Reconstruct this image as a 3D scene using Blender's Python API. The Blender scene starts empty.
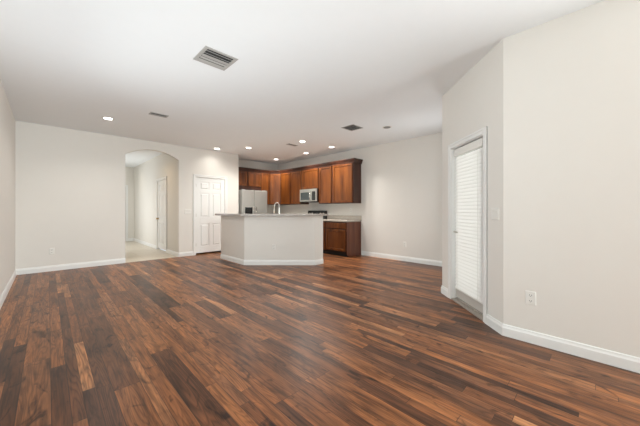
import bpy, bmesh, math, random
from mathutils import Matrix, Vector
R = math.radians
S = bpy.context.scene
COL = S.collection
random.seed(4)

# ------------------------------------------------------------------ camera
FPX, HOR, YAW, EYE = 276.3, 209.86, 44.58, 1.23
cam = bpy.data.cameras.new('camera')
cam.sensor_width = 36.0
cam.lens = FPX / 640 * 36.0
cam.shift_y = (HOR - 213.0) / 640
cam.clip_start = 0.02
co = bpy.data.objects.new('camera', cam)
COL.objects.link(co)
co.location = (0, 0, EYE)
co.rotation_euler = (R(90), 0, R(-YAW))
S.camera = co

# ------------------------------------------------------------------ world, daylight, exposure
S.view_settings.view_transform = 'Standard'
S.view_settings.look = 'None'
S.view_settings.gamma = 1.0
S.view_settings.use_curve_mapping = False
S.view_settings.exposure = 0.08
W = bpy.data.worlds.new('daylight_sky')
S.world = W
W.use_nodes = True
W.node_tree.nodes['Background'].inputs[0].default_value = (0.86, 0.92, 1.0, 1)
W.node_tree.nodes['Background'].inputs[1].default_value = 0.95


def area(name, loc, aim, sx, sy, power, color=(1, 1, 1)):
    l = bpy.data.lights.new(name, 'AREA')
    l.shape = 'RECTANGLE'
    l.size, l.size_y, l.energy, l.color = sx, sy, power, color
    o = bpy.data.objects.new(name, l)
    COL.objects.link(o)
    o.location = loc
    o.rotation_euler = (Vector(aim) - Vector(loc)).to_track_quat('-Z', 'Y').to_euler()
    return o


# patio door daylight, plus area fills at unseen openings added to brighten the room
area('rear_fill_light', (3.7, -4.62, 1.25), (0.2, 6, 1.8), 3.4, 2.2, 600, (0.93, 0.97, 1.0))  # unseen rear window, set rightwards to keep light off the right wall
area('side_fill_light', (-0.62, 2.7, 1.45), (1.5, 2.5, 2.9), 3.4, 1.9, 80, (0.93, 0.97, 1.0))  # no window known here; added to brighten ceiling and island
area('nook_fill_light', (5.2, 1.50, 1.45), (0.2, 6.2, 1.8), 1.5, 1.9, 34, (0.95, 0.98, 1.0))  # added fill from an unseen window, aimed at the left wall
area('daylight_patio_door', (3.98, 0.86, 1.2), (3.70, 1.14, 1.2), 0.8, 2.1, 8.5, (1.0, 1.0, 1.0)).data.spread = R(80)
area('hall_fill_light', (0.98, 10.9, 1.2), (2.4, 10.9, 1.3), 2.2, 2.2, 17, (1.0, 0.98, 0.94))  # added fill for the hall wall; no lit room is known there
LAMP_W, WASH_W, HALL_W, NEAR_W = 40, 4.4, 3, 8

# ------------------------------------------------------------------ dimensions
CEIL = 2.914
XL, YA, XC, YC, XD, YK = -0.434, 7.744, 3.188, 0.669, 6.105, 8.417
LB = 1.381
XB, YB = XC + LB / 2 ** .5, YC + LB / 2 ** .5
YBACK = -4.5
XW, YW = 5.8, -0.60                        # unseen wing added so the rear light misses the right wall
HX, HXL, HY = 2.441, 1.05, 13.0            # hall right wall, hall left wall, hall end wall
WT = 0.13


# ------------------------------------------------------------------ helpers
def lin(c):
    c = c / 255
    return c / 12.92 if c <= 0.04045 else ((c + 0.055) / 1.055) ** 2.4


def rgb(*c):
    return tuple(lin(v) for v in c) + (1,)


class NT:
    """small node-tree writer"""
    def __init__(s, name):
        s.m = bpy.data.materials.new(name)
        s.m.use_nodes = True
        s.t = s.m.node_tree
        s.b = s.t.nodes['Principled BSDF']

    def n(s, typ, ins=None, **kw):
        nd = s.t.nodes.new(typ)
        for k, v in kw.items():
            setattr(nd, k, v)
        for k, v in (ins or {}).items():
            s.put(nd.inputs[k], v)
        return nd

    def put(s, sock, v):
        if isinstance(v, bpy.types.NodeSocket):
            s.t.links.new(v, sock)
        else:
            sock.default_value = v

    def math(s, op, a, b=0.0, c=0.0):
        nd = s.t.nodes.new('ShaderNodeMath')
        nd.operation = op
        for i, v in enumerate((a, b, c)):
            s.put(nd.inputs[i], v)
        return nd.outputs[0]

    def mix(s, f, a, b, mode='MIX'):
        nd = s.t.nodes.new('ShaderNodeMix')
        nd.data_type = 'RGBA'
        nd.blend_type = mode
        s.put(nd.inputs[0], f)
        s.put(nd.inputs[6], a)
        s.put(nd.inputs[7], b)
        return nd.outputs[2]

    def ramp(s, f, stops):
        nd = s.t.nodes.new('ShaderNodeValToRGB')
        el = nd.color_ramp.elements
        while len(el) < len(stops):
            el.new(0.5)
        for e, (p, c) in zip(el, stops):
            e.position, e.color = p, c
        s.put(nd.inputs[0], f)
        return nd.outputs[0]

    def bump(s, h, strength, dist=0.002):
        nd = s.n('ShaderNodeBump', {'Height': h, 'Strength': strength, 'Distance': dist})
        s.put(s.b.inputs['Normal'], nd.outputs[0])


def plain(name, c, rough=0.5, metal=0.0, noise=0.03, scale=8.0, bump=0.0, bscale=200.0, **kw):
    k = NT(name)
    tc = k.n('ShaderNodeTexCoord').outputs['Object']
    nz = k.n('ShaderNodeTexNoise', {'Vector': tc, 'Scale': scale, 'Detail': 3.0}).outputs[0]
    a = tuple(v * (1 - noise) for v in c[:3]) + (1,)
    b = tuple(min(1, v * (1 + noise)) for v in c[:3]) + (1,)
    k.put(k.b.inputs['Base Color'], k.mix(nz, a, b))
    k.b.inputs['Roughness'].default_value = rough
    k.b.inputs['Metallic'].default_value = metal
    if bump:
        bn = k.n('ShaderNodeTexNoise', {'Vector': tc, 'Scale': bscale, 'Detail': 2.0}).outputs[0]
        k.bump(bn, bump)
    for n_, v in kw.items():
        k.b.inputs[n_.replace('_', ' ')].default_value = v
    return k.m


def glow(name, c, strength):
    k = NT(name)
    k.b.inputs['Base Color'].default_value = c
    k.b.inputs['Emission Color'].default_value = c
    k.b.inputs['Emission Strength'].default_value = strength
    return k.m


M = {}
M['wall'] = plain('wall_paint', rgb(228, 224, 217), 0.62, noise=0.012, bump=0.10, bscale=120)
M['hall'] = plain('hall_wall_paint', rgb(226, 222, 213), 0.62, noise=0.012, bump=0.10, bscale=120)
M['ceil'] = plain('ceiling_paint', rgb(241, 244, 245), 0.8, noise=0.01, bump=0.15, bscale=60)
M['trim'] = plain('white_trim_paint', rgb(236, 236, 233), 0.32, noise=0.008)
M['plate'] = plain('white_plastic', rgb(232, 230, 224), 0.35, noise=0.01)
M['slot'] = plain('dark_slot', rgb(60, 58, 55), 0.6)
M['shade'] = plain('painted_duct_shade', rgb(62, 61, 60), 0.8)
M['ventgrey'] = plain('grey_vent_metal', rgb(176, 174, 170), 0.5)
M['ventdark'] = plain('darker_grey_vent_metal', rgb(128, 126, 122), 0.55)
M['nickel'] = plain('brushed_nickel', rgb(188, 182, 170), 0.3, 1.0)
M['brass'] = plain('aged_brass', rgb(176, 150, 104), 0.32, 1.0)
M['chrome'] = plain('satin_chrome', rgb(214, 212, 206), 0.18, 1.0)
M['black'] = plain('black_enamel', rgb(22, 22, 23), 0.25)
M['blackglass'] = plain('black_glass', rgb(34, 38, 38), 0.08)
M['ovenglass'] = plain('grey_tinted_glass', rgb(62, 68, 68), 0.15)
M['rubber'] = plain('dark_gasket', rgb(38, 36, 35), 0.7)
M['sill'] = plain('aluminium_threshold', rgb(168, 160, 150), 0.45, 0.2)
M['doorgrey'] = plain('grey_door_sweep', rgb(196, 190, 182), 0.5)
M['lamp'] = glow('lit_lamp_lens', (1.0, 0.97, 0.91, 1), 9.0)
M['lens'] = plain('unlit_lamp_lens', rgb(150, 147, 142), 0.4)


def mk_steel():
    k = NT('brushed_stainless_steel')
    tc = k.n('ShaderNodeTexCoord').outputs['Object']
    mp = k.n('ShaderNodeMapping', {'Vector': tc, 'Scale': (6, 6, 260)}).outputs[0]
    nz = k.n('ShaderNodeTexNoise', {'Vector': mp, 'Scale': 2.0, 'Detail': 3.0}).outputs[0]
    k.put(k.b.inputs['Base Color'], k.mix(nz, rgb(184, 186, 181), rgb(210, 211, 206)))
    k.b.inputs['Metallic'].default_value = 0.9
    k.put(k.b.inputs['Roughness'], k.math('MULTIPLY_ADD', nz, 0.2, 0.3))
    return k.m


M['steel'] = mk_steel()


def mk_wood(name, dark, mid, light, rough=0.36):
    """stained cherry: long vertical grain with broader colour bands"""
    k = NT(name)
    tc = k.n('ShaderNodeTexCoord').outputs['Object']
    rnd = k.n('ShaderNodeObjectInfo').outputs['Random']
    off = k.n('ShaderNodeCombineXYZ', {0: k.math('MULTIPLY', rnd, 37.0), 1: k.math('MULTIPLY', rnd, 11.0), 2: 0.0}).outputs[0]
    v = k.n('ShaderNodeVectorMath', {0: tc, 1: off}, operation='ADD').outputs[0]
    m1 = k.n('ShaderNodeMapping', {'Vector': v, 'Scale': (9, 9, 0.9)}).outputs[0]
    band = k.n('ShaderNodeTexNoise', {'Vector': m1, 'Scale': 1.0, 'Detail': 2.0}).outputs[0]
    m2 = k.n('ShaderNodeMapping', {'Vector': v, 'Scale': (90, 90, 4)}).outputs[0]
    gr = k.n('ShaderNodeTexNoise', {'Vector': m2, 'Scale': 1.0, 'Detail': 4.0, 'Distortion': 0.6}).outputs[0]
    c = k.ramp(band, [(0.28, dark), (0.52, mid), (0.75, light)])
    g = k.ramp(gr, [(0.3, (0.72, 0.68, 0.64, 1)), (0.65, (1.06, 1.05, 1.04, 1))])
    k.put(k.b.inputs['Base Color'], k.mix(1.0, c, g, 'MULTIPLY'))
    k.b.inputs['Roughness'].default_value = rough
    k.bump(gr, 0.08, 0.001)
    return k.m


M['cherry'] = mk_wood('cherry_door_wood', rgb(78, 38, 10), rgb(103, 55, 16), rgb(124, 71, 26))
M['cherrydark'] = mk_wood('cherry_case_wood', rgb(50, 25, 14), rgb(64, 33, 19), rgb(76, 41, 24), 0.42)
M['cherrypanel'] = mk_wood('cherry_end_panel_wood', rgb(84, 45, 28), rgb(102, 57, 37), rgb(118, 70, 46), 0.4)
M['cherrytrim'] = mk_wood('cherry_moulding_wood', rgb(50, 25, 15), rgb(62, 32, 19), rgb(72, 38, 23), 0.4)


def mk_granite(name, a, b, c):
    k = NT(name)
    tc = k.n('ShaderNodeTexCoord').outputs['Object']
    v1 = k.n('ShaderNodeTexVoronoi', {'Vector': tc, 'Scale': 130.0}).outputs['Color']
    n1 = k.n('ShaderNodeTexNoise', {'Vector': tc, 'Scale': 22.0, 'Detail': 4.0}).outputs[0]
    f = k.math('MULTIPLY_ADD', k.n('ShaderNodeSeparateColor', {0: v1}).outputs[0], 0.55, k.math('MULTIPLY', n1, 0.45))
    k.put(k.b.inputs['Base Color'], k.ramp(f, [(0.2, a), (0.5, b), (0.8, c)]))
    k.b.inputs['Roughness'].default_value = 0.2
    return k.m


M['granite'] = mk_granite('speckled_stone_bar', rgb(128, 118, 110), rgb(178, 170, 162), rgb(206, 200, 192))
M['laminate'] = mk_granite('pale_stone_worktop', rgb(158, 150, 139), rgb(172, 164, 153), rgb(182, 174, 163))


def mk_tile():
    k = NT('cream_floor_tile')
    tc = k.n('ShaderNodeTexCoord').outputs['Object']
    br = k.n('ShaderNodeTexBrick', {'Vector': tc, 'Scale': 1.0, 'Mortar Size': 0.004, 'Brick Width': 0.45, 'Row Height': 0.45,
                                    'Color1': rgb(214, 205, 188), 'Color2': rgb(206, 197, 180), 'Mortar': rgb(182, 172, 155)}, offset=0.0)
    nz = k.n('ShaderNodeTexNoise', {'Vector': tc, 'Scale': 5.0, 'Detail': 5.0}).outputs[0]
    k.put(k.b.inputs['Base Color'], k.mix(k.math('MULTIPLY', nz, 0.3), br.outputs[0], rgb(228, 220, 204)))
    k.b.inputs['Roughness'].default_value = 0.3
    return k.m


M['tile'] = mk_tile()


def mk_floor():
    """rustic laminate: boards run along Y, some split into two narrow strips, random lengths and stains"""
    k = NT('rustic_brown_plank_floor')
    tc = k.n('ShaderNodeTexCoord').outputs['Object']
    sp = k.n('ShaderNodeSeparateXYZ', {0: tc})
    x, y = sp.outputs[0], sp.outputs[1]

    def rnd(a, b=0.0):
        v = k.n('ShaderNodeCombineXYZ', {0: a, 1: b, 2: 0.37}).outputs[0]
        return k.n('ShaderNodeTexWhiteNoise', {'Vector': v}, noise_dimensions='3D')
    xs = k.math('DIVIDE', k.math('ADD', x, 40.06), 0.152)
    board = k.math('FLOOR', xs)
    fx = k.math('FRACT', xs)
    r0 = rnd(board, 3.0).outputs[0]
    split = k.math('GREATER_THAN', r0, 0.36)
    cut = k.math('MULTIPLY_ADD', rnd(board, 8.0).outputs[0], 0.3, 0.36)
    right = k.math('GREATER_THAN', fx, cut)
    strip = k.math('MULTIPLY_ADD', board, 2.0, k.math('MULTIPLY', split, right))
    r1 = rnd(strip, 11.0)
    ln = k.math('MULTIPLY_ADD', r1.outputs[0], 1.15, 0.7)
    ys = k.math('DIVIDE', k.math('ADD', y, k.math('MULTIPLY_ADD', rnd(strip, 17.0).outputs[0], 9.0, 40.0)), ln)
    idy = k.math('FLOOR', ys)
    fy = k.math('FRACT', ys)
    cell = rnd(strip, idy)
    tone = cell.outputs[0]
    cs = k.n('ShaderNodeSeparateColor', {0: cell.outputs[1]})
    # joints
    ex = k.math('MINIMUM', k.math('MULTIPLY', fx, 0.152), k.math('MULTIPLY', k.math('SUBTRACT', 1.0, fx), 0.152))
    ec = k.math('ADD', k.math('MULTIPLY', k.math('ABSOLUTE', k.math('SUBTRACT', fx, cut)), 0.152), k.math('MULTIPLY', k.math('SUBTRACT', 1.0, split), 1.0))
    ey = k.math('MULTIPLY', k.math('MINIMUM', fy, k.math('SUBTRACT', 1.0, fy)), ln)
    edge = k.math('MINIMUM', k.math('MINIMUM', ex, ec), ey)
    joint = k.n('ShaderNodeMapRange', {0: edge, 1: 0.0006, 2: 0.0028, 3: 1.0, 4: 0.0}).outputs[0]
    # per-board shifted coordinates for the figure
    ox = k.math('ADD', x, k.math('MULTIPLY', cs.outputs[0], 53.0))
    oy = k.math('ADD', y, k.math('MULTIPLY', cs.outputs[1], 71.0))
    pv = k.n('ShaderNodeCombineXYZ', {0: ox, 1: oy, 2: k.math('MULTIPLY', tone, 19.0)}).outputs[0]
    ma = k.n('ShaderNodeMapping', {'Vector': pv, 'Scale': (11.0, 1.5, 1)}).outputs[0]
    cloud = k.n('ShaderNodeTexNoise', {'Vector': ma, 'Scale': 1.0, 'Detail': 4.0, 'Roughness': 0.6, 'Distortion': 0.8}).outputs[0]
    mb = k.n('ShaderNodeMapping', {'Vector': pv, 'Scale': (46.0, 2.2, 1)}).outputs[0]
    fine = k.n('ShaderNodeTexNoise', {'Vector': mb, 'Scale': 1.0, 'Detail': 5.0, 'Roughness': 0.62, 'Distortion': 0.5}).outputs[0]
    mc = k.n('ShaderNodeMapping', {'Vector': pv, 'Scale': (13.0, 0.9, 1)}).outputs[0]
    fig = k.n('ShaderNodeTexNoise', {'Vector': mc, 'Scale': 1.0, 'Detail': 1.5, 'Distortion': 0.3}).outputs[0]
    rings = k.math('FRACT', k.math('MULTIPLY', fig, 16.0))
    md = k.n('ShaderNodeMapping', {'Vector': pv, 'Scale': (9.0, 4.0, 1)}).outputs[0]
    knot = k.n('ShaderNodeTexNoise', {'Vector': md, 'Scale': 1.0, 'Detail': 3.0, 'Distortion': 1.4}).outputs[0]
    base = k.ramp(tone, [(0.0, rgb(80, 52, 37)), (0.18, rgb(102, 65, 43)), (0.42, rgb(132, 84, 52)), (0.66, rgb(148, 96, 59)),
                         (0.8, rgb(112, 74, 51)), (0.9, rgb(156, 104, 68)), (1.0, rgb(176, 124, 84))])
    c1 = k.mix(1.0, base, k.ramp(cloud, [(0.3, (0.36, 0.34, 0.35, 1)), (0.47, (0.88, 0.87, 0.87, 1)), (0.72, (1.42, 1.37, 1.28, 1))]), 'MULTIPLY')
    c2 = k.mix(0.85, c1, k.ramp(fine, [(0.34, (0.38, 0.35, 0.33, 1)), (0.5, (1, 1, 1, 1)), (0.7, (1.3, 1.26, 1.2, 1))]), 'MULTIPLY')
    ringm = k.math('MULTIPLY_ADD', cs.outputs[2], 0.6, 0.35)
    c3 = k.mix(ringm, c2, k.ramp(rings, [(0.0, (0.5, 0.47, 0.45, 1)), (0.35, (1.0, 1.0, 1.0, 1)), (0.7, (1.22, 1.2, 1.15, 1)), (1.0, (0.7, 0.67, 0.64, 1))]), 'MULTIPLY')
    c4 = k.mix(1.0, c3, k.ramp(knot, [(0.28, (0.26, 0.24, 0.24, 1)), (0.4, (1, 1, 1, 1))]), 'MULTIPLY')
    c5 = k.mix(k.math('MULTIPLY', joint, 0.75), c4, rgb(40, 28, 24))
    k.put(k.b.inputs['Base Color'], c5)
    k.put(k.b.inputs['Roughness'], k.math('MULTIPLY_ADD', fine, 0.16, 0.27))
    k.b.inputs['Specular IOR Level'].default_value = 0.30
    k.bump(k.math('SUBTRACT', k.math('MULTIPLY', fine, 0.5), joint), 0.22, 0.0015)
    return k.m


M['floor'] = mk_floor()


def mk_slat():
    k = NT('white_blind_slat')
    k.b.inputs['Base Color'].default_value = rgb(240, 240, 238)
    k.b.inputs['Roughness'].default_value = 0.4
    tr = k.n('ShaderNodeBsdfTranslucent', {'Color': (0.93, 0.90, 0.87, 1)})
    mx = k.n('ShaderNodeMixShader', {0: 0.42})
    k.t.links.new(k.b.outputs[0], mx.inputs[1])
    k.t.links.new(tr.outputs[0], mx.inputs[2])
    k.t.links.new(mx.outputs[0], k.t.nodes['Material Output'].inputs[0])
    return k.m


M['slat'] = mk_slat()


def mk_glass():
    k = NT('clear_window_glass')
    g = k.n('ShaderNodeBsdfTransparent', {'Color': (0.93, 0.96, 0.95, 1)})
    s = k.n('ShaderNodeBsdfGlossy', {'Roughness': 0.02})
    fr = k.n('ShaderNodeFresnel', {'IOR': 1.45})
    mx = k.n('ShaderNodeMixShader', {0: fr.outputs[0]})
    k.t.links.new(g.outputs[0], mx.inputs[1])
    k.t.links.new(s.outputs[0], mx.inputs[2])
    k.t.links.new(mx.outputs[0], k.t.nodes['Material Output'].inputs[0])
    return k.m


M['glass'] = mk_glass()


class MB:
    """collects shapes and links them as ONE mesh object"""
    def __init__(s, mx=None):
        s.bm = bmesh.new()
        s.mx = mx or Matrix.Identity(4)

    def face(s, vs):
        try:
            s.bm.faces.new(vs)
        except ValueError:
            pass

    def v(s, p):
        return s.bm.verts.new(s.mx @ Vector(p))

    def box(s, x0, x1, y0, y1, z0, z1, taper=0.0, face='-y'):
        """taper: the named face shrinks by this much (raised panels)"""
        x0, x1 = min(x0, x1), max(x0, x1)
        y0, y1 = min(y0, y1), max(y0, y1)
        z0, z1 = min(z0, z1), max(z0, z1)
        P = []
        for z in (z0, z1):
            for y in (y0, y1):
                for x in (x0, x1):
                    px, pz = x, z
                    if taper and ((face == '-y' and y == y0) or (face == '+y' and y == y1)):
                        px += taper if x == x0 else -taper
                        pz += taper if z == z0 else -taper
                    P.append(s.v((px, y, pz)))
        for q in ((0, 2, 3, 1), (4, 5, 7, 6), (0, 1, 5, 4), (2, 6, 7, 3), (0, 4, 6, 2), (1, 3, 7, 5)):
            s.face([P[i] for i in q])
        return s

    def prism(s, poly, fn, d0, d1):
        """poly: 2-D outline; fn(a, b, d) -> point; extruded from d0 to d1"""
        A = [s.v(fn(a, b, d0)) for a, b in poly]
        B = [s.v(fn(a, b, d1)) for a, b in poly]
        n = len(poly)
        s.face(A[::-1])
        s.face(B)
        for i in range(n):
            s.face([A[i], A[(i + 1) % n], B[(i + 1) % n], B[i]])
        return s

    def sweep(s, path, prof):
        """path: list of (x, y) followed left to right; prof: (out, z) points, out = to the left of travel; mitred"""
        rings = []
        n = len(path)
        for i, p in enumerate(path):
            p = Vector(p)
            d0 = (p - Vector(path[i - 1])).normalized() if i else None
            d1 = (Vector(path[i + 1]) - p).normalized() if i < n - 1 else None
            a, b = d0 or d1, d1 or d0
            na, nb = Vector((-a.y, a.x)), Vector((-b.y, b.x))
            m = (na + nb).normalized()
            m = m / max(0.2, m.dot(na))
            rings.append([s.v((p.x + m.x * o, p.y + m.y * o, z)) for o, z in prof])
        k = len(prof)
        for r0, r1 in zip(rings, rings[1:]):
            for j in range(k):
                s.face([r0[j], r0[(j + 1) % k], r1[(j + 1) % k], r1[j]])
        s.face(rings[0])
        s.face(rings[-1][::-1])
        return s

    def tube(s, pts, r, seg=12):
        pts = [Vector(p) for p in pts]
        rings = []
        ref = None
        for i, p in enumerate(pts):
            t = (pts[min(i + 1, len(pts) - 1)] - pts[max(i - 1, 0)]).normalized()
            if ref is None:
                ref = Vector((0, 0, 1)) if abs(t.z) < 0.9 else Vector((1, 0, 0))
            u = (ref - t * ref.dot(t)).normalized()
            ref = u
            w = t.cross(u)
            rr = r[i] if isinstance(r, (list, tuple)) else r
            rings.append([s.v(p + (u * math.cos(2 * math.pi * k / seg) + w * math.sin(2 * math.pi * k / seg)) * rr) for k in range(seg)])
        for a, b in zip(rings, rings[1:]):
            for k in range(seg):
                s.face([a[k], a[(k + 1) % seg], b[(k + 1) % seg], b[k]])
        s.face(rings[0][::-1])
        s.face(rings[-1])
        return s

    def lathe(s, prof, c=(0, 0, 0), seg=32, axis='z'):
        rings = []
        for r, h in prof:
            ring = []
            for k in range(seg):
                a = 2 * math.pi * k / seg
                q = (r * math.cos(a), r * math.sin(a), h) if axis == 'z' else (r * math.cos(a), -h, r * math.sin(a))
                ring.append(s.v((c[0] + q[0], c[1] + q[1], c[2] + q[2])))
            rings.append(ring)
        for a, b in zip(rings, rings[1:]):
            for k in range(seg):
                s.face([a[k], a[(k + 1) % seg], b[(k + 1) % seg], b[k]])
        s.face(rings[0][::-1])
        s.face(rings[-1])
        return s

    def build(s, name, m, parent=None, bevel=0.0, smooth=False, label=None):
        bmesh.ops.recalc_face_normals(s.bm, faces=s.bm.faces)
        big = [f for f in s.bm.faces if len(f.verts) > 4]
        if big:
            bmesh.ops.triangulate(s.bm, faces=big)
        loc = Vector((0, 0, 0))
        if parent is None:
            xs = [v.co for v in s.bm.verts]
            lo = [min(v[i] for v in xs) for i in range(3)]
            hi = [max(v[i] for v in xs) for i in range(3)]
            loc = Vector(((lo[0] + hi[0]) / 2, (lo[1] + hi[1]) / 2, lo[2]))
            bmesh.ops.translate(s.bm, verts=s.bm.verts, vec=-loc)
        me = bpy.data.meshes.new(name)
        s.bm.to_mesh(me)
        s.bm.free()
        me.materials.append(M[m] if isinstance(m, str) else m)
        o = bpy.data.objects.new(name, me)
        COL.objects.link(o)
        o.location = loc
        if parent:
            o.parent = parent
        if smooth:
            for p in me.polygons:
                p.use_smooth = True
        if bevel:
            b = o.modifiers.new('bevel', 'BEVEL')
            b.width, b.segments, b.limit_method = bevel, 2, 'ANGLE'
        if label:
            o['label'] = label
        return o


def root(name, loc, rz=0.0):
    o = bpy.data.objects.new(name, None)
    COL.objects.link(o)
    o.empty_display_size = 0.1
    o.location = loc
    o.rotation_euler = (0, 0, R(rz))
    return o


def tag(o, label, cat, group=None):
    o['label'], o['category'] = label, cat
    if group:
        o['group'] = group
    return o


def struct(o):
    o['kind'] = 'structure'
    return o


def copy_tree(o, parent=None):
    c = o.copy()
    COL.objects.link(c)
    if parent:
        c.parent = parent
    for ch in list(o.children):
        copy_tree(ch, c)
    return c


XZ = lambda a, b, d: (a, d, b)          # outline in X-Z, depth along Y
YZ = lambda a, b, d: (d, a, b)
XY = lambda a, b, d: (a, b, d)
MXB = Matrix.Translation((XC, YC, 0)) @ Matrix.Rotation(R(45), 4, 'Z')     # along the angled patio wall; room on local +y


def face_mx(x, y, z, rz):
    return Matrix.Translation((x, y, z)) @ Matrix.Rotation(R(rz), 4, 'Z')


# ------------------------------------------------------------------ setting: floors and ceiling
struct(MB().prism([(XL - .1, YBACK - .1), (XW + .06, YBACK - .1), (XW + .06, YW + .06), (XC + .06, YW + .06), (XC + .06, YC - .03), (XB + .06, YB - .09), (XD + .1, YB - .09), (XD + .1, YK + .1),
                   (HX + .06, YK + .1), (HX + .06, YA + .0), (XL - .1, YA)], XY, -0.06, 0.0).build('floor', 'floor'))
struct(MB().prism([(HXL - .1, YA), (HX + .06, YA), (HX + .06, HY + .1), (HXL - .1, HY + .1)], XY, -0.06, 0.0).build('floor_hall', 'tile'))
struct(MB().prism([(XL - .1, YBACK - .1), (XW + .1, YBACK - .1), (XW + .1, YW + .1), (XC + .1, YW + .1), (XC + .1, YC - .05), (XB + .05, YB - .1), (XD + .1, YB - .1), (XD + .1, YK + .1),
                   (HX + .1, YK + .1), (HX + .1, HY + .1), (HXL - .1, HY + .1), (HXL - .1, YA + .1), (XL - .1, YA + .1)], XY, CEIL, CEIL + .1).build('ceiling', 'ceil'))

# ------------------------------------------------------------------ setting: walls
SW = (0.9, 4.4, 0.50, 2.40)         # unseen side window, added where the fill light enters
wl = MB().box(XL - WT, XL, SW[1], YA + WT, 0, CEIL).box(XL - WT, XL, YBACK - WT, SW[0], 0, CEIL)
for q in (SW,):
    wl.box(XL - WT, XL, q[0], q[1], 0, q[2]).box(XL - WT, XL, q[0], q[1], q[3], CEIL)
struct(wl.build('wall_left', 'wall'))
BW = (1.9, 5.5, 2.40)  # unseen rear opening, widened for the fill light
struct(MB().prism([(XL, 0), (BW[0], 0), (BW[0], BW[2]), (BW[1], BW[2]), (BW[1], 0), (XW, 0), (XW, CEIL), (XL, CEIL)], XZ, YBACK - WT, YBACK).build('wall_back', 'wall'))
# far wall with the arched opening and the pantry doorway
AX0, AX1, ASP, ATOP = 1.284, HX, 2.53, 2.712
PX0, PX1, PZ = 2.872, 3.712, 2.135
w_, rise = (AX1 - AX0) / 2, ATOP - ASP
rad = (w_ * w_ + rise * rise) / (2 * rise)
arc = []
half = math.asin(w_ / rad)
for i in range(25):
    a = -half + 2 * half * i / 24
    arc.append(((AX0 + AX1) / 2 + rad * math.sin(a), ATOP - rad + rad * math.cos(a)))
outline = [(XL, 0), (AX0, 0)] + arc + [(AX1, 0), (PX0, 0), (PX0, PZ), (PX1, PZ), (PX1, 0), (4.144, 0), (4.144, CEIL), (XL, CEIL)]
struct(MB().prism(outline, XZ, YA, YA + WT).build('wall_far', 'wall'))
struct(MB().box(4.02, 4.144, YA + WT, YK, 0, CEIL).build('wall_pantry', 'wall'))
struct(MB().box(HX + WT, XD + WT, YK, YK + WT, 0, CEIL).build('wall_kitchen', 'wall'))
struct(MB().box(XD, XD + WT, YB - WT, YK, 0, CEIL).build('wall_right_far', 'wall'))
NW = (4.45, 5.95, 0.50, 2.40)        # unseen window added to the nook wall for fill light
struct(MB().box(XB, NW[0], YB - WT, YB, 0, CEIL).box(NW[1], XD, YB - WT, YB, 0, CEIL).box(NW[0], NW[1], YB - WT, YB, 0, NW[2])
       .box(NW[0], NW[1], YB - WT, YB, NW[3], CEIL).build('wall_nook', 'wall'))
DS0, DS1, DZ = 0.323, 1.09, 2.066       # patio doorway along the angled wall
struct(MB(MXB).prism([(0, 0), (DS0, 0), (DS0, DZ), (DS1, DZ), (DS1, 0), (LB, 0), (LB, CEIL), (0, CEIL)], XZ, -WT, 0).build('wall_patio', 'wall'))
struct(MB().box(XC, XC + WT, YW, YC, 0, CEIL).build('wall_right', 'wall'))
struct(MB().box(XC + WT, XW, YW, YW + WT, 0, CEIL).build('wall_added_wing', 'wall'))  # added wing, out of view; screens the right wall from rear light
struct(MB().box(XW, XW + WT, YBACK - WT, YW + WT, 0, CEIL).build('wall_added_wing_side', 'wall'))  # outer side of the added wing
# the hall beyond the arch
HD0, HD1, HDZ = 8.80, 9.70, 2.13
struct(MB().prism([(YA + WT, 0), (HD0, 0), (HD0, HDZ), (HD1, HDZ), (HD1, 0), (HY, 0), (HY, CEIL), (YA + WT, CEIL)], YZ, HX, HX + WT).build('wall_hall_right', 'hall'))
struct(MB().box(HXL - WT, HX + WT, HY, HY + WT, 0, CEIL).build('wall_hall_far', 'hall'))
struct(MB().box(HXL - WT, HXL, YA + WT, 9.8, 0, CEIL).box(HXL - WT, HXL, 12.0, HY, 0, CEIL).box(HXL - WT, HXL, 9.8, 12.0, 2.4, CEIL).build('wall_hall_left', 'hall'))  # unseen gap added so the hall fill gets in
struct(MB().box(HX + WT, HX + WT + .9, HD0 - .2, HD0 - .08, 0, CEIL).box(HX + WT + .8, HX + WT + .9, HD0 - .08, HD1 + .3, 0, CEIL)
       .box(HX + WT, HX + WT + .9, HD1 + .3, HD1 + .4, 0, CEIL).build('wall_hall_closet', 'hall'))

# ------------------------------------------------------------------ setting: baseboards (sweep keeps the room on the left of travel)
BBP = [(0, 0), (0.017, 0), (0.017, 0.078), (0.011, 0.092), (0.008, 0.108), (0, 0.112)]


def base(name, path, m='trim'):
    return struct(MB().sweep(path, BBP).build(name, m))


def pb(s, d=0.0):
    q = MXB @ Vector((s, d, 0))
    return (q.x, q.y)


base('baseboard_left', [(AX0, YA), (XL, YA), (XL, YBACK)])
base('baseboard_far', [(PX0 - .068, YA), (AX1, YA)])
base('baseboard_far_end', [(4.144, YA), (PX1 + .068, YA)])
base('baseboard_right', [(XC, YW), (XC, YC), pb(DS0 - .062)])
base('baseboard_patio', [pb(DS1 + .066), (XB, YB), (XD, YB), (XD, 4.58)])
base('baseboard_hall', [(HX, HD1 + .075), (HX, HY), (2.245, HY)])
base('baseboard_arch', [(HX, YA), (HX, HD0 - .075)])

# ------------------------------------------------------------------ setting: casings
CAS = 0.066


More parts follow.
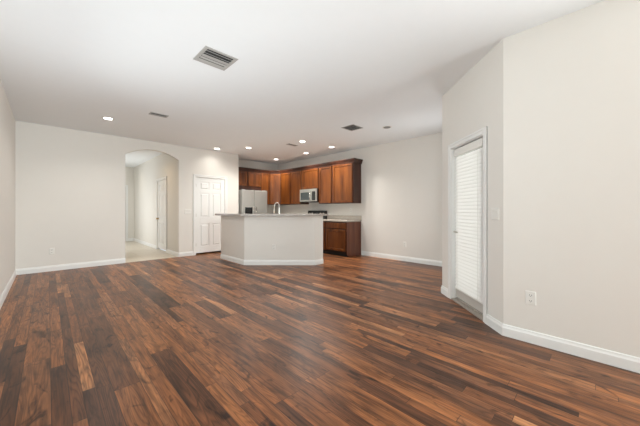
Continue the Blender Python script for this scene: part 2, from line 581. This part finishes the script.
def casing(name, mx, a0, a1, top, d=0.018, w=CAS):
    """flat door casing with a stepped outer band, on local -y side of the wall face at y=0"""
    b = MB(mx)
    for (i, o, t) in ((0.0, w, d * 0.7), (w * 0.62, w, d)):
        b.box(a0 - o, a0 - i, -t, 0, 0, top + o)
        b.box(a1 + i, a1 + o, -t, 0, 0, top + o)
        b.box(a0 - i, a1 + i, -t, 0, top + i, top + o)
    # jamb lining
    b.box(a0, a0 + .012, 0, WT, 0, top)
    b.box(a1 - .012, a1, 0, WT, 0, top)
    b.box(a0 + .012, a1 - .012, 0, WT, top - .012, top)
    return struct(b.build(name, 'trim', bevel=0.003))


casing('trim_1', face_mx(0, YA, 0, 0), PX0, PX1, PZ)
# patio wall: turn local axes so that the room is on local -y
MXB2 = Matrix.Translation((XB, YB, 0)) @ Matrix.Rotation(R(-135), 4, 'Z')      # local x runs from the far corner back to the near one
casing('trim_2', MXB2, LB - DS1, LB - DS0, DZ, 0.02, 0.064)
casing('trim_3', face_mx(HX, 0, 0, -90), -HD1, -HD0, HDZ)
casing('trim_4', face_mx(0, HY, 0, 0), 1.33, 2.172, 2.13)


# ------------------------------------------------------------------ setting: doors
def six_panel(b, x0, x1, z0, z1, y0, y1):
    """panelled slab from y0 (front) to y1 (back)"""
    w, h = x1 - x0, z1 - z0
    st = w * 0.135
    cx = (x0 + x1) / 2
    rails = [0.0, 0.085, 0.385, 0.475, 0.795, 0.845, 0.945, 1.0]    # bottom rail, panel, lock rail, panel, rail, panel, top rail
    b.box(x0, x1, y0 + .014, y1 - .014, z0, z1)
    for (ya, yb, fc) in ((y0, y0 + .014, '-y'), (y1 - .014, y1, '+y')):
        b.box(x0, x0 + st, ya, yb, z0, z1)
        b.box(x1 - st, x1, ya, yb, z0, z1)
        for i in (0, 2, 4, 6):
            b.box(x0 + st, x1 - st, ya, yb, z0 + h * rails[i], z0 + h * rails[i + 1])
        for i in (1, 3, 5):
            b.box(cx - st * .42, cx + st * .42, ya, yb, z0 + h * rails[i], z0 + h * rails[i + 1])
            for (u0, u1) in ((x0 + st, cx - st * .42), (cx + st * .42, x1 - st)):
                g = .022
                b.box(u0 + g, u1 - g, ya + (.002 if fc == '-y' else 0), yb - (.002 if fc == '+y' else 0),
                      z0 + h * rails[i] + g, z0 + h * rails[i + 1] - g, taper=.018, face=fc)
    return b


def knob(b, x, y, z):
    b.lathe([(0.030, 0), (0.030, .006), (0.011, .010), (0.010, .03), (0.022, .038), (0.029, .05), (0.027, .064), (0.014, .071)], (x, y, z), 20, 'y')


def panel_door(name, mx, a0, a1, top, hinge_left, metal):
    b = MB(mx)
    o = struct(six_panel(b, a0 + .015, a1 - .015, 0.045, top - .016, .012, .047).build(name, 'trim', bevel=0.002))
    inv = Matrix.Translation(-o.location)
    kb = MB(inv @ mx)
    kx = a1 - .085 if hinge_left else a0 + .085
    knob(kb, kx, .012, 0.96)
    kb.build('door_knob', metal, o, smooth=True, label='round metal door knob')
    hx = a0 + .012 if hinge_left else a1 - .012
    for z in (0.27, 1.08, 1.90):
        hb = MB(inv @ mx)
        hb.tube([(hx, .006, z - .045), (hx, .006, z + .045)], .007, 10)
        hb.build('hinge', 'nickel', o)
    return o


panel_door('door_1', face_mx(0, YA, 0, 0), PX0, PX1, PZ, True, 'nickel')
panel_door('door_2', face_mx(HX, 0, 0, -90), -HD1, -HD0, HDZ, False, 'brass')
b = MB(face_mx(0, HY, 0, 0))
d4 = struct(six_panel(b, 1.345, 2.157, .012, 2.115, -.036, -.002).build('door_4', 'trim'))

# patio door: glazed slab set back in the doorway
o = struct(MB(MXB).box(DS0 + .014, DS0 + .115, -.105, -.06, .055, DZ - .014).box(DS1 - .075, DS1 - .014, -.105, -.06, .055, DZ - .014)
           .box(DS0 + .115, DS1 - .075, -.105, -.06, DZ - .10, DZ - .014).box(DS0 + .115, DS1 - .075, -.105, -.06, .055, .17)
           .build('door_3', 'trim', bevel=.002))
inv = Matrix.Translation(-o.location)
MB(inv @ MXB).box(DS0 + .115, DS1 - .075, -.086, -.078, .17, DZ - .10).build('glass_pane', 'glass', o)
MB(inv @ MXB).box(DS0 + .014, DS1 - .014, -.06, -.052, .05, .165).build('kick_plate', 'doorgrey', o)
h = MB(inv @ MXB)
hs, hz = DS1 - .043, .935
h.lathe([(0.001, 0), (0.027, 0), (0.027, .007), (0.012, .01)], (0, 0, 0), 4) if False else None
h.tube([(hs, -.06, hz), (hs, -.052, hz)], .027, 18)
h.tube([(hs, -.055, hz), (hs, -.012, hz)], .010, 12)
h.tube([(hs, -.014, hz), (hs - .03, -.012, hz), (hs - .10, -.016, hz - .003)], [.010, .009, .007], 12)
h.build('door_handle', 'nickel', o, smooth=True, label='metal lever handle')
struct(MB(MXB).box(DS0 + .012, DS1 - .012, -WT, -.05, 0, .035).box(DS0 + .012, DS1 - .012, -.05, .008, 0, .022).build('trim_5', 'sill', bevel=.004))

# unseen glazing added with the fill lights: rear wall, side wall, nook


def glazing(name, mx, a0, a1, z0, z1, n):
    w = MB(mx)
    w.box(a0, a0 + .05, -.03, .03, z0, z1).box(a1 - .05, a1, -.03, .03, z0, z1)
    w.box(a0 + .05, a1 - .05, -.03, .03, z0, z0 + .05).box(a0 + .05, a1 - .05, -.03, .03, z1 - .05, z1)
    for k in range(1, n):
        m_ = a0 + (a1 - a0) * k / n
        w.box(m_ - .03, m_ + .03, -.03, .03, z0 + .05, z1 - .05)
    o = struct(w.build(name, 'trim'))
    MB(Matrix.Translation(-o.location) @ mx).box(a0 + .05, a1 - .05, -.003, .003, z0 + .05, z1 - .05).build('pane', 'glass', o)


glazing('unseen_window_1', face_mx(0, YBACK - .065, 0, 0), BW[0], BW[1], 0, BW[2], 2)
glazing('unseen_window_2', face_mx(XL - .065, 0, 0, 90), SW[0], SW[1], SW[2], SW[3], 3)
glazing('unseen_window_3', face_mx(0, YB - .065, 0, 0), NW[0], NW[1], NW[2], NW[3], 2)

# ------------------------------------------------------------------ blind on the patio door
q = MXB @ Vector(((DS0 + DS1) / 2, -.03, .17))
r = root('window_blind', q, 45)
tag(r, 'closed white slatted blind covering the patio door', 'blind')
hw = (DS1 - DS0) / 2 - .022
far = hw - .045
MB().box(-hw + .02, far, -.022, .03, 1.775, 1.865).build('headrail', 'plate', r, .004, label='white headrail box at the top')
sl = MB()
z, n = .045, 0
tilt = R(70)
while z < 1.765:
    c = Vector((0, 0, z))
    dy, dz = .0275 * math.cos(tilt), .0275 * math.sin(tilt)
    ny, nz = -math.sin(tilt) * .0015, math.cos(tilt) * .0015
    prof = []
    # gently crowned slat: room-side edge low
    for t in (-1, -.4, .4, 1):
        bow = .0022 * (1 - t * t)
        prof.append((-dy * t * -1 + ny * 0 - bow * -math.sin(tilt), z - dz * t + bow * math.cos(tilt)))
    up = [(y_ - ny, z_ + nz) for y_, z_ in prof]
    dn = [(y_ + ny, z_ - nz) for y_, z_ in prof]
    sl.prism(up + dn[::-1], lambda a, b_, d: (d, a, b_), -hw + .02, far)
    z += .0435
    n += 1
sl.build('slats', 'slat', r)
MB().box(-hw + .02, far, -.014, .014, .0, .022).build('bottom_rail', 'plate', r, .003)
for sx in (-hw + .11, far - .09):
    MB().tube([(sx, .0275, .02), (sx, .0275, 1.78)], .0012, 6).build('lift_cord', 'plate', r)
MB().tube([(far - .03, .034, 1.78), (far - .03, .036, 1.0)], .004, 8).build('tilt_wand', 'plate', r)

# ------------------------------------------------------------------ kitchen peninsula: half wall, bar top, base units behind
IW = 0.13
i0, i1, i2, i3 = (3.130, 6.75), (3.126, 5.577), (4.240, 4.468), (4.50, 4.468)


def offset(path, d):
    """mitred offset; positive = left of travel"""
    out = []
    n = len(path)
    for i, p in enumerate(path):
        p = Vector(p)
        a = (p - Vector(path[i - 1])).normalized() if i else None
        c = (Vector(path[i + 1]) - p).normalized() if i < n - 1 else None
        a, c = a or c, c or a
        na, nc = Vector((-a.y, a.x)), Vector((-c.y, c.x))
        m = (na + nc).normalized()
        m = m / m.dot(na)
        out.append((p.x + m.x * d, p.y + m.y * d))
    return out


ipath = [i0, i1, i2, i3]
BARZ = 1.098
r = root('kitchen_peninsula', (3.8, 5.3, 0))
tag(r, 'white painted angled half wall carrying the bar top in front of kitchen', 'half wall')
inv = Matrix.Translation(-Vector(r.location))
MB(inv).prism(ipath + offset(ipath, IW)[::-1], XY, 0, BARZ).build('half_wall', 'wall', r)
MB(inv).sweep(list(reversed(ipath)), BBP).build('baseboard', 'trim', r)
# bar top
bo, bi = offset(ipath, -0.13), offset(ipath, 0.27)
bo[0] = (bo[0][0], 6.82)
bi[0] = (bi[0][0], 6.82)
bo[3] = (4.545, bo[3][1])
bi[3] = (4.545, bi[3][1])
tag(MB().prism(bo + bi[::-1], XY, BARZ, BARZ + .04).build('bar_countertop', 'granite', bevel=.006),
    'raised speckled stone bar top on the white half wall', 'countertop')
# base units and worktop on the kitchen side (mostly hidden)
r = root('base_cabinet', (4.2, 5.6, 0))
tag(r, 'sink base cabinet hidden behind the white half wall', 'cabinet')
inv = Matrix.Translation(-Vector(r.location))
c0, c1 = offset(ipath, IW + .004), offset(ipath, IW + .58)
k0, k1 = c0, offset(ipath, IW + .52)
MB(inv).prism(k0 + k1[::-1], XY, 0, .1).build('toe_kick', 'cherrytrim', r)
MB(inv).prism(c0 + c1[::-1], XY, .1, .915).build('body', 'cherrydark', r)
w0, w1 = offset(ipath, IW + .004), offset(ipath, IW + .62)
tag(MB().prism(w0 + w1[::-1], XY, .915, .955).build('countertop', 'laminate', bevel=.004),
    'lower sink worktop behind the raised bar top', 'countertop')

# faucet stands on the lower worktop just behind the bar
dv = Vector((math.sin(R(YAW)), math.cos(R(YAW)), 0))
rt = Vector((math.cos(R(YAW)), -math.sin(R(YAW)), 0))


def cast(x, z):
    return dv * z + rt * ((x - 320) / FPX * z)


fp = cast(279.2, 6.72)
fp.z = .955
r = root('kitchen_faucet', fp, 0)
tag(r, 'tall curved chrome kitchen faucet rising above the bar top', 'faucet')
MB().lathe([(.03, 0), (.03, .012), (.029, .02), (.027, .09), (.026, .33), (.016, .38)], seg=20).build('faucet_body', 'chrome', r, smooth=True)
sd = Vector((-.92, .4, 0)).normalized()
pts = []
for i in range(13):
    a = math.pi * i / 12 * 0.93
    pts.append(Vector((0, 0, .37)) + sd * (.056 - .056 * math.cos(a)) + Vector((0, 0, .075 * math.sin(a))))
pts.append(pts[-1] + Vector((0, 0, -.10)) + sd * .012)
MB().tube([(0, 0, .3)] + pts, .0115, 12).build('spout', 'chrome', r, smooth=True)
e = pts[-1]
MB().tube([e, e + Vector((0, 0, -.02)), e + Vector((0, 0, -.09))], [.0115, .017, .019], 12).build('spray_head', 'chrome', r, smooth=True)
MB().tube([(0, 0, .10), tuple(-sd * .05 + Vector((0, 0, .11))), tuple(-sd * .09 + Vector((0, 0, .14)))], [.011, .009, .007], 10).build('lever', 'chrome', r, smooth=True)


# ------------------------------------------------------------------ cabinets
def cab_door(parent, x0, x1, z0, z1, y=0.0, st=.058, name='door', pieces=1):
    """shaker door on local face y (outward is -y): frame as the door, recessed panel as its sub-part"""
    b = MB()
    b.box(x0, x0 + st, y - .021, y, z0, z1).box(x1 - st, x1, y - .021, y, z0, z1)
    b.box(x0 + st, x1 - st, y - .021, y, z0, z0 + st).box(x0 + st, x1 - st, y - .021, y, z1 - st, z1)
    d = b.build(name, 'cherry', parent, .003)
    MB().box(x0 + st, x1 - st, y - .007, y - .001, z0 + st, z1 - st).build('door_panel', 'cherry', d)
    return d


def upper(loc, rz, w, z1, label, doors, depth=.325, lift=.018, group='wall cabinets around the kitchen'):
    """wall cabinet: body w wide, from loc.z up to z1; doors = list of (x0, x1)"""
    r = root('wall_cabinet', loc, rz)
    tag(r, label, 'cabinet')
    r['group'] = group
    hgt = z1 - loc[2]
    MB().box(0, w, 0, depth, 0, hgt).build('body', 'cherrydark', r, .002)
    for (a, c) in doors:
        cab_door(r, a, c, lift, hgt - .02)
    return r


UB, UT = 1.412, 2.505
FX, FY = XD - .33, YK - .33          # front planes of the wall cabinets
g = 'wall cabinets around the kitchen'
# along the right-hand kitchen wall (faces -X; local x runs towards the viewer)
upper((FX, 5.365, UB), -90, 0.778, UT, 'wide cherry wall cabinet at the open right end of the run', [(.03, .74)])
upper((FX, 5.905, UB), -90, 0.538, UT, 'narrow tall cherry wall cabinet just right of the microwave', [(.012, .51)])
upper((FX, 6.700, 1.865), -90, 0.793, UT, 'short cherry wall cabinet directly above the microwave', [(.03, .77)])
upper((FX, 7.240, UB), -90, 0.538, UT, 'narrow tall cherry wall cabinet just left of the microwave', [(.012, .51)])
upper((FX, 7.800, UB), -90, 0.558, UT, 'tall cherry wall cabinet between corner unit and narrow one left of microwave', [(.012, .54)])
# diagonal corner unit
cxl = (5.510, FY)
cxr = (FX, 7.802)
ang = math.degrees(math.atan2(cxr[1] - cxl[1], cxr[0] - cxl[0]))
r = root('wall_cabinet', (cxl[0], cxl[1], UB), ang)
tag(r, 'pale diagonal cherry wall cabinet filling the kitchen corner', 'cabinet', g)
inv = Matrix.Rotation(R(-ang), 4, 'Z') @ Matrix.Translation((-cxl[0], -cxl[1], 0))
MB(inv).prism([cxl, cxr, (XD - .005, 7.802), (XD - .005, YK - .005), (cxl[0], YK - .005)], XY, 0, UT - UB).build('body', 'cherrydark', r)
wd = math.dist(cxl, cxr)
cab_door(r, .015, wd - .015, .018, UT - UB - .02)
# along the back kitchen wall (faces -Y)
upper((5.146, FY, UB), 0, 0.362, UT, 'narrow tall cherry wall cabinet right of the refrigerator', [(.014, .345)])
upper((4.160, FY, 1.885), 0, 0.984, UT, 'short cherry wall cabinet with two doors above the refrigerator', [(.02, .465), (.505, .968)], lift=.125)  # case hangs lower: its dark strip stands in for the shaded gap
# crown along the whole run
cp = [(FX - .022, 4.587 - .0), (FX - .022, 7.802 - .01), (cxl[0] - .01, FY - .022), (4.16, FY - .022)]
prof = [(-.02, UT - .03), (.006, UT - .03), (.012, UT + .01), (.045, UT + .062), (.052, UT + .085), (.052, UT + .092), (-.02, UT + .092)]
cp2 = [(XD - .003, 4.587), (FX - .0, 4.587), (FX - .0, 7.80), (cxl[0], FY), (4.16, FY)]
prof = [(.022, UT - .028), (.026, UT + .005), (.05, UT + .055), (.058, UT + .075), (.058, UT + .09), (.0, UT + .09), (.0, UT + .001), (.0215, UT + .001)]
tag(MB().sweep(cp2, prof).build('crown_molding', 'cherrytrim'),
    'dark cherry crown moulding along the tops of the wall cabinets', 'moulding')

# base cabinet at the open end of the right-hand run
BX = XD - .595
r = root('base_cabinet', (BX, 5.375, 0), -90)
tag(r, 'cherry base cabinet with drawer and door at the open end of worktop', 'cabinet')
bw, bd = 5.375 - 4.592, .59
MB().box(0, bw - .02, .075, bd, 0, .125).build('toe_kick', 'rubber', r)
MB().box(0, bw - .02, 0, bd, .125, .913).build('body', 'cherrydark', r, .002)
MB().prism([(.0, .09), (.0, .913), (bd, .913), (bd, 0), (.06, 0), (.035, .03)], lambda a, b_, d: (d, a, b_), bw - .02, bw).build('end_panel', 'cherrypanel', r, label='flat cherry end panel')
d = MB().box(.03, bw - .045, -.021, 0, .735, .885).build('drawer', 'cherry', r, .004)
cab_door(r, .03, bw - .045, .145, .71)
# range to corner run behind the half wall
r = root('base_cabinet', (BX, 5.855, 0), -90)
tag(r, 'narrow cherry base cabinet between the range and the open end unit', 'cabinet')
MB().box(0, .476, .075, bd, 0, .105).build('toe_kick', 'rubber', r)
MB().box(0, .476, 0, bd, .105, .913).build('body', 'cherrydark', r, .002)
MB().box(.02, .456, -.021, 0, .735, .885).build('drawer', 'cherry', r, .004)
cab_door(r, .02, .456, .125, .71)
tag(MB().box(BX - .03, XD - .004, 4.575, 5.858, .915, .955).box(XD - .024, XD - .004, 4.575, 5.858, .955, 1.072).build('countertop', 'laminate', bevel=.004),
    'pale stone worktop with low backsplash right of the range', 'countertop')
r = root('base_cabinet', (5.13, YK - .595, 0), 0)
tag(r, 'corner cherry base cabinets between refrigerator and range, behind the bar', 'cabinet')
MB().prism([(0, 0), (.39, 0), (.39, -1.10), (.96, -1.10), (.96, .585), (0, .585)], XY, 0, .915).build('body', 'cherrydark', r)
cab_door(r, .02, .36, .125, .885)
tag(MB().prism([(5.125, YK - .62), (BX - .03, YK - .62), (BX - .03, 6.705), (XD - .004, 6.705), (XD - .004, YK - .004), (5.125, YK - .004)], XY, .9155, .955)
    .box(5.125, XD - .03, YK - .024, YK - .004, .955, 1.072).box(XD - .024, XD - .004, 6.705, YK - .03, .955, 1.072).build('countertop', 'laminate'),
    'pale stone corner worktop behind the bar top, left of the range', 'countertop')

# ------------------------------------------------------------------ microwave over the range
r = root('microwave', (XD - .415, 6.668, 1.475), -90)
tag(r, 'stainless over-the-range microwave with dark window under short cabinet', 'microwave')
mw, mh = .758, .388
MB().box(0, mw, .02, .41, 0, mh).build('body', 'black', r)
d = MB().box(0, .545, -.02, .02, .012, mh - .055).build('door', 'steel', r, .006)
MB().box(.045, .455, -.0225, -.019, .055, mh - .095).build('window', 'ovenglass', d, label='dark glass window')
MB().tube([(.505, -.02, .05), (.505, -.055, .07), (.508, -.062, .17), (.505, -.055, mh - .10), (.505, -.02, mh - .08)], .013, 10).build('handle', 'chrome', d, smooth=True)
c = MB().box(.549, mw, -.02, .02, .012, mh - .055).build('control_panel', 'steel', r, .005)
MB().box(.568, .715, -.0225, -.019, .045, mh - .075).build('keypad', 'blackglass', c)
MB().box(0, mw, -.02, .02, mh - .053, mh).build('vent_grille', 'steel', r, .004)
MB().box(.02, mw - .02, .0, .38, -.012, 0).build('underside', 'black', r)

# ------------------------------------------------------------------ range
r = root('range', (XD - .63, 6.695, 0), -90)
tag(r, 'black electric range with raised control panel below the microwave', 'range')
rw = .826
MB().box(0, rw, .02, .615, .02, .935).build('body', 'black', r)
MB().box(0, rw, .0, .55, .935, .955).build('cooktop', 'blackglass', r, .004)
d = MB().box(.01, rw - .01, -.02, .02, .22, .80).build('oven_door', 'steel', r, .006)
MB().box(.10, rw - .10, -.023, -.019, .34, .66).build('window', 'blackglass', d)
MB().tube([(.08, -.02, .74), (.08, -.06, .745), (rw - .08, -.06, .745), (rw - .08, -.02, .74)], .011, 10).build('handle', 'chrome', d)
MB().box(.01, rw - .01, -.015, .02, .03, .20).build('storage_drawer', 'steel', r, .005)
g_ = MB().prism([(.545, .955), (.575, 1.205), (.62, 1.205), (.62, .955)], lambda a, b_, d: (d, a, b_), 0, rw).build('control_panel', 'black', r, .006)
for kx in (.10, .22, .60, .72):
    k = MB(Matrix.Translation((kx, .562, 1.11)) @ Matrix.Rotation(R(-7), 4, 'X'))
    k.lathe([(.036, 0), (.034, .012), (.026, .016), (.024, .034)], (0, 0, 0), 16, 'y')
    k.build('knob', 'nickel', g_, smooth=True, label='light round control knob')
MB().box(.33, .50, .554, .562, 1.075, 1.145).build('clock_display', 'blackglass', g_)
for (bx, by, br) in ((.22, .15, .10), (.60, .15, .085), (.22, .40, .085), (.60, .40, .10)):
    MB().lathe([(br, .955), (br, .962), (br * .8, .964), (.02, .962)], (bx, by, 0), 24).build('burner', 'rubber', r)

# ------------------------------------------------------------------ refrigerator
r = root('refrigerator', (4.205, 7.637, 0))
tag(r, 'stainless side-by-side refrigerator with dispenser beside the far wall end', 'refrigerator')
fw, fh, fd = .908, 1.842, .755
MB().box(0, fw, .075, fd, .02, fh - .012).build('body', M['ventgrey'], r, .004)
MB().box(.01, fw - .01, .05, .08, .02, .09).build('base_grille', 'black', r)
sp_ = .425
for (x0, x1, hx_) in ((0.002, sp_ - .004, sp_ - .04), (sp_ + .004, fw - .002, sp_ + .04)):
    d = MB().box(x0, x1, 0, .068, .095, fh).build('door', 'steel', r, .012)
    MB().tube([(hx_, 0, .62), (hx_, -.05, .65), (hx_, -.055, 1.0), (hx_, -.05, 1.30), (hx_, 0, 1.33)], .013, 12).build('handle', 'chrome', d, smooth=True)
    if x0 < .1:
        dp = MB().box(.10, .35, -.006, .001, .93, 1.31).build('dispenser', 'black', d, .004, label='black recessed water dispenser')
        MB().box(.105, .305, -.010, -.006, 1.235, 1.285).build('dispenser_panel', 'blackglass', dp)
for hx_ in (.02, fw - .12):
    MB().box(hx_, hx_ + .10, .03, .13, fh, fh + .018).build('hinge_cover', 'ventgrey', r, .004)

# ------------------------------------------------------------------ ceiling lights
lights = [
    (0.792, 6.37, 'lit recessed ceiling light over open floor, leftmost and nearest the left wall'),
    (3.32, 7.409, 'lit recessed ceiling light close to far wall above the pantry door'),
    (3.881, 6.70, 'lit recessed ceiling light over the left leg of the half wall'),
    (5.416, 7.583, 'lit recessed ceiling light deepest in the kitchen, by the corner cabinet'),
    (4.47, 5.15, 'lit recessed ceiling light over the peninsula, beside the small grey vent'),
    (5.448, 6.119, 'lit recessed ceiling light above the microwave'),
    (5.415, 5.055, 'lit recessed ceiling light rightmost of those lit, above right cabinet end'),
    (1.75, 11.7, 'lit recessed ceiling light inside the tiled hall, deeper one'),
    (1.66, 8.62, 'lit recessed ceiling light inside the tiled hall, just past the arch'),
]


def make_light(x, y, label, lit=True):
    r = root('recessed_light', (x, y, CEIL))
    tag(r, label, 'ceiling light', 'recessed lights in the ceiling')
    MB().lathe([(.066, -.003), (.092, -.003), (.098, -.0005), (.100, 0), (.066, 0)], seg=36).build('trim_ring', 'plate', r, smooth=False)
    MB().lathe([(.001, -.004), (.066, -.004), (.066, -.001), (.001, -.001)], seg=36).build('lens', 'lamp' if lit else 'lens', r)
    return r


first = make_light(*lights[0])
cans = [first] + [copy_tree(first) for _ in lights[1:]]
for r, (x, y, lb) in zip(cans, lights):
    r.location = (x, y, CEIL)
    r['label'] = lb
    l = bpy.data.lights.new('lamp_light', 'SPOT')
    l.energy = 4 * (HALL_W if y > 9 else WASH_W if (7 < y < 8 and x < 4) else NEAR_W if y > 8 else LAMP_W * .42 if x < 1 else LAMP_W)
    l.color = (1.0, 0.90, 0.76) if y > 9 else (1.0, 0.70, 0.42) if y > 8 else (1.0, 0.965, 0.91)
    l.spot_size, l.spot_blend, l.shadow_soft_size = R(150), 0.9, 0.07
    lo = bpy.data.objects.new('lamp_light', l)
    COL.objects.link(lo)
    lo.parent = r
    lo.location = (0, 0, -.02)

r = root('recessed_light', (4.92, 3.05, CEIL))
tag(r, 'unlit grey recessed ceiling light right of the square grey vent', 'ceiling light')
MB().lathe([(.074, -.005), (.090, -.005), (.098, -.002), (.098, 0), (.074, 0)], seg=36).build('trim_ring', 'plate', r)
MB().lathe([(.001, -.009), (.070, -.009), (.074, -.004), (.074, -.001), (.001, -.001)], seg=36).build('lens', 'ventdark', r)


# ------------------------------------------------------------------ ceiling vents
def vent(cx, cy, wx, wy, label, m, slats, fr=.03, inner='shade', fill=.24, same=None):
    r = root('ceiling_vent', (cx, cy, CEIL))
    tag(r, label, 'vent', 'air vents in the ceiling')
    hx_, hy_ = wx / 2, wy / 2
    b = MB()
    b.box(-hx_, hx_, -hy_, -hy_ + fr, -.008, 0).box(-hx_, hx_, hy_ - fr, hy_, -.008, 0)
    b.box(-hx_, -hx_ + fr, -hy_ + fr, hy_ - fr, -.008, 0).box(hx_ - fr, hx_, -hy_ + fr, hy_ - fr, -.008, 0)
    b.build('frame', m, r, .002)
    MB().box(-hx_ + fr, hx_ - fr, -hy_ + fr, hy_ - fr, -.0015, -.0003).build('duct_shade_plate', inner, r)  # flat dark plate: the duct's shade put into its colour
    iy = 2 * (hy_ - fr)
    for k in range(slats):
        f = (k + .5) / slats
        y = -hy_ + fr + iy * f
        t = R(same) if same else R(24) * (1 if f < .5 else -1)
        w = iy / slats * fill
        if slats > 2 and slats % 2 and k == slats // 2:
            t, w = 0.0, w * 2.0
        m_ = Matrix.Translation((0, y, -.010)) @ Matrix.Rotation(t, 4, 'X')
        MB(m_).box(-hx_ + fr, hx_ - fr, -w, w, -.001, .001).build('slat', m, r)
    return r


vent(1.334, 3.010, .365, .350, 'largest air vent, nearest square louvred grille in the ceiling', 'ventgrey', 5, .036, 'shade', .22)
vent(1.400, 5.487, .285, .150, 'small dark slotted air vent near the leftmost ceiling light', 'ventgrey', 1, .022, 'shade', .05)
vent(4.440, 3.565, .330, .315, 'square grey air vent in the ceiling over the right side', 'ventgrey', 8, .022, 'shade', .30, 20)
vent(4.500, 5.600, .300, .130, 'small grey slotted air vent in ceiling above the bar top', 'ventgrey', 1, .022, 'shade', .06)


# ------------------------------------------------------------------ outlets and switches
def outlet(mx, label, w=.078, h_=.122, name='outlet'):
    p = mx.to_translation()
    r = bpy.data.objects.new(name, None)
    COL.objects.link(r)
    r.empty_display_size = .05
    r.matrix_world = mx
    tag(r, label, 'outlet', 'wall outlets')
    MB().box(-w / 2, w / 2, -.008, 0, -h_ / 2, h_ / 2, taper=.004).build('cover_plate', 'plate', r)
    for s in (-1, 1):
        s_ = MB().box(-.017, .017, -.009, -.005, s * .026 - .014, s * .026 + .014).build('socket', 'plate', r, .003)
        MB().box(-.009, -.006, -.0096, -.0086, s * .026 - .004, s * .026 + .008).box(.006, .009, -.0096, -.0086, s * .026 - .004, s * .026 + .008).box(-.003, .003, -.0096, -.0086, s * .026 - .011, s * .026 - .006).build('slots', 'slot', s_)
    MB().lathe([(.003, .006), (.003, .0075)], (0, 0, 0), 10, 'y').build('screw', 'nickel', r)
    return r


def switch(mx, gangs, label):
    r = bpy.data.objects.new('light_switch', None)
    COL.objects.link(r)
    r.empty_display_size = .05
    r.matrix_world = mx
    tag(r, label, 'switch', 'light switches')
    w = .032 + .047 * gangs
    MB().box(-w / 2, w / 2, -.008, 0, -.062, .062, taper=.004).build('cover_plate', 'plate', r)
    for k in range(gangs):
        x = (k - (gangs - 1) / 2) * .047
        MB().prism([(-.009, -.034), (-.009, .0), (-.0145, .034), (-.005, .034), (-.005, -.034)], lambda a, b_, d: (d, a, b_), x - .016, x + .016).build('rocker', 'plate', r)
    return r


outlet(face_mx(.058, YA, .40, 0), 'white wall outlet low on the far wall, left of the arch')
outlet(face_mx(XC, .453, .414, -90), 'white wall outlet low on the right wall near the angled corner', .08, .125)
outlet(face_mx(XD, 3.30, .40, -90), 'white wall outlet low on the far right wall past the cabinets')
outlet(face_mx(XD, 4.95, 1.215, -90), 'white outlet above the worktop under the wide end cabinet')
ic = Vector((i1[0] + (i2[0] - i1[0]) * .42, i1[1] + (i2[1] - i1[1]) * .42, .40)) + Vector((-.0016, -.0016, 0))
outlet(face_mx(ic.x, ic.y, ic.z, math.degrees(math.atan2(i2[1] - i1[1], i2[0] - i1[0]))), 'white outlet on the front of the white half wall')
switch(face_mx(2.668, YA, 1.186, 0), 3, 'wide white switch plate between the arch and the pantry door')
q = MXB @ Vector((.124, 0, 1.19))
switch(face_mx(q.x, q.y, q.z, -135), 2, 'white switch plate right of the blind-covered patio door')
switch(face_mx(HX, 10.05, 1.27, -90), 1, 'small white switch on the hall wall beside the hall door')
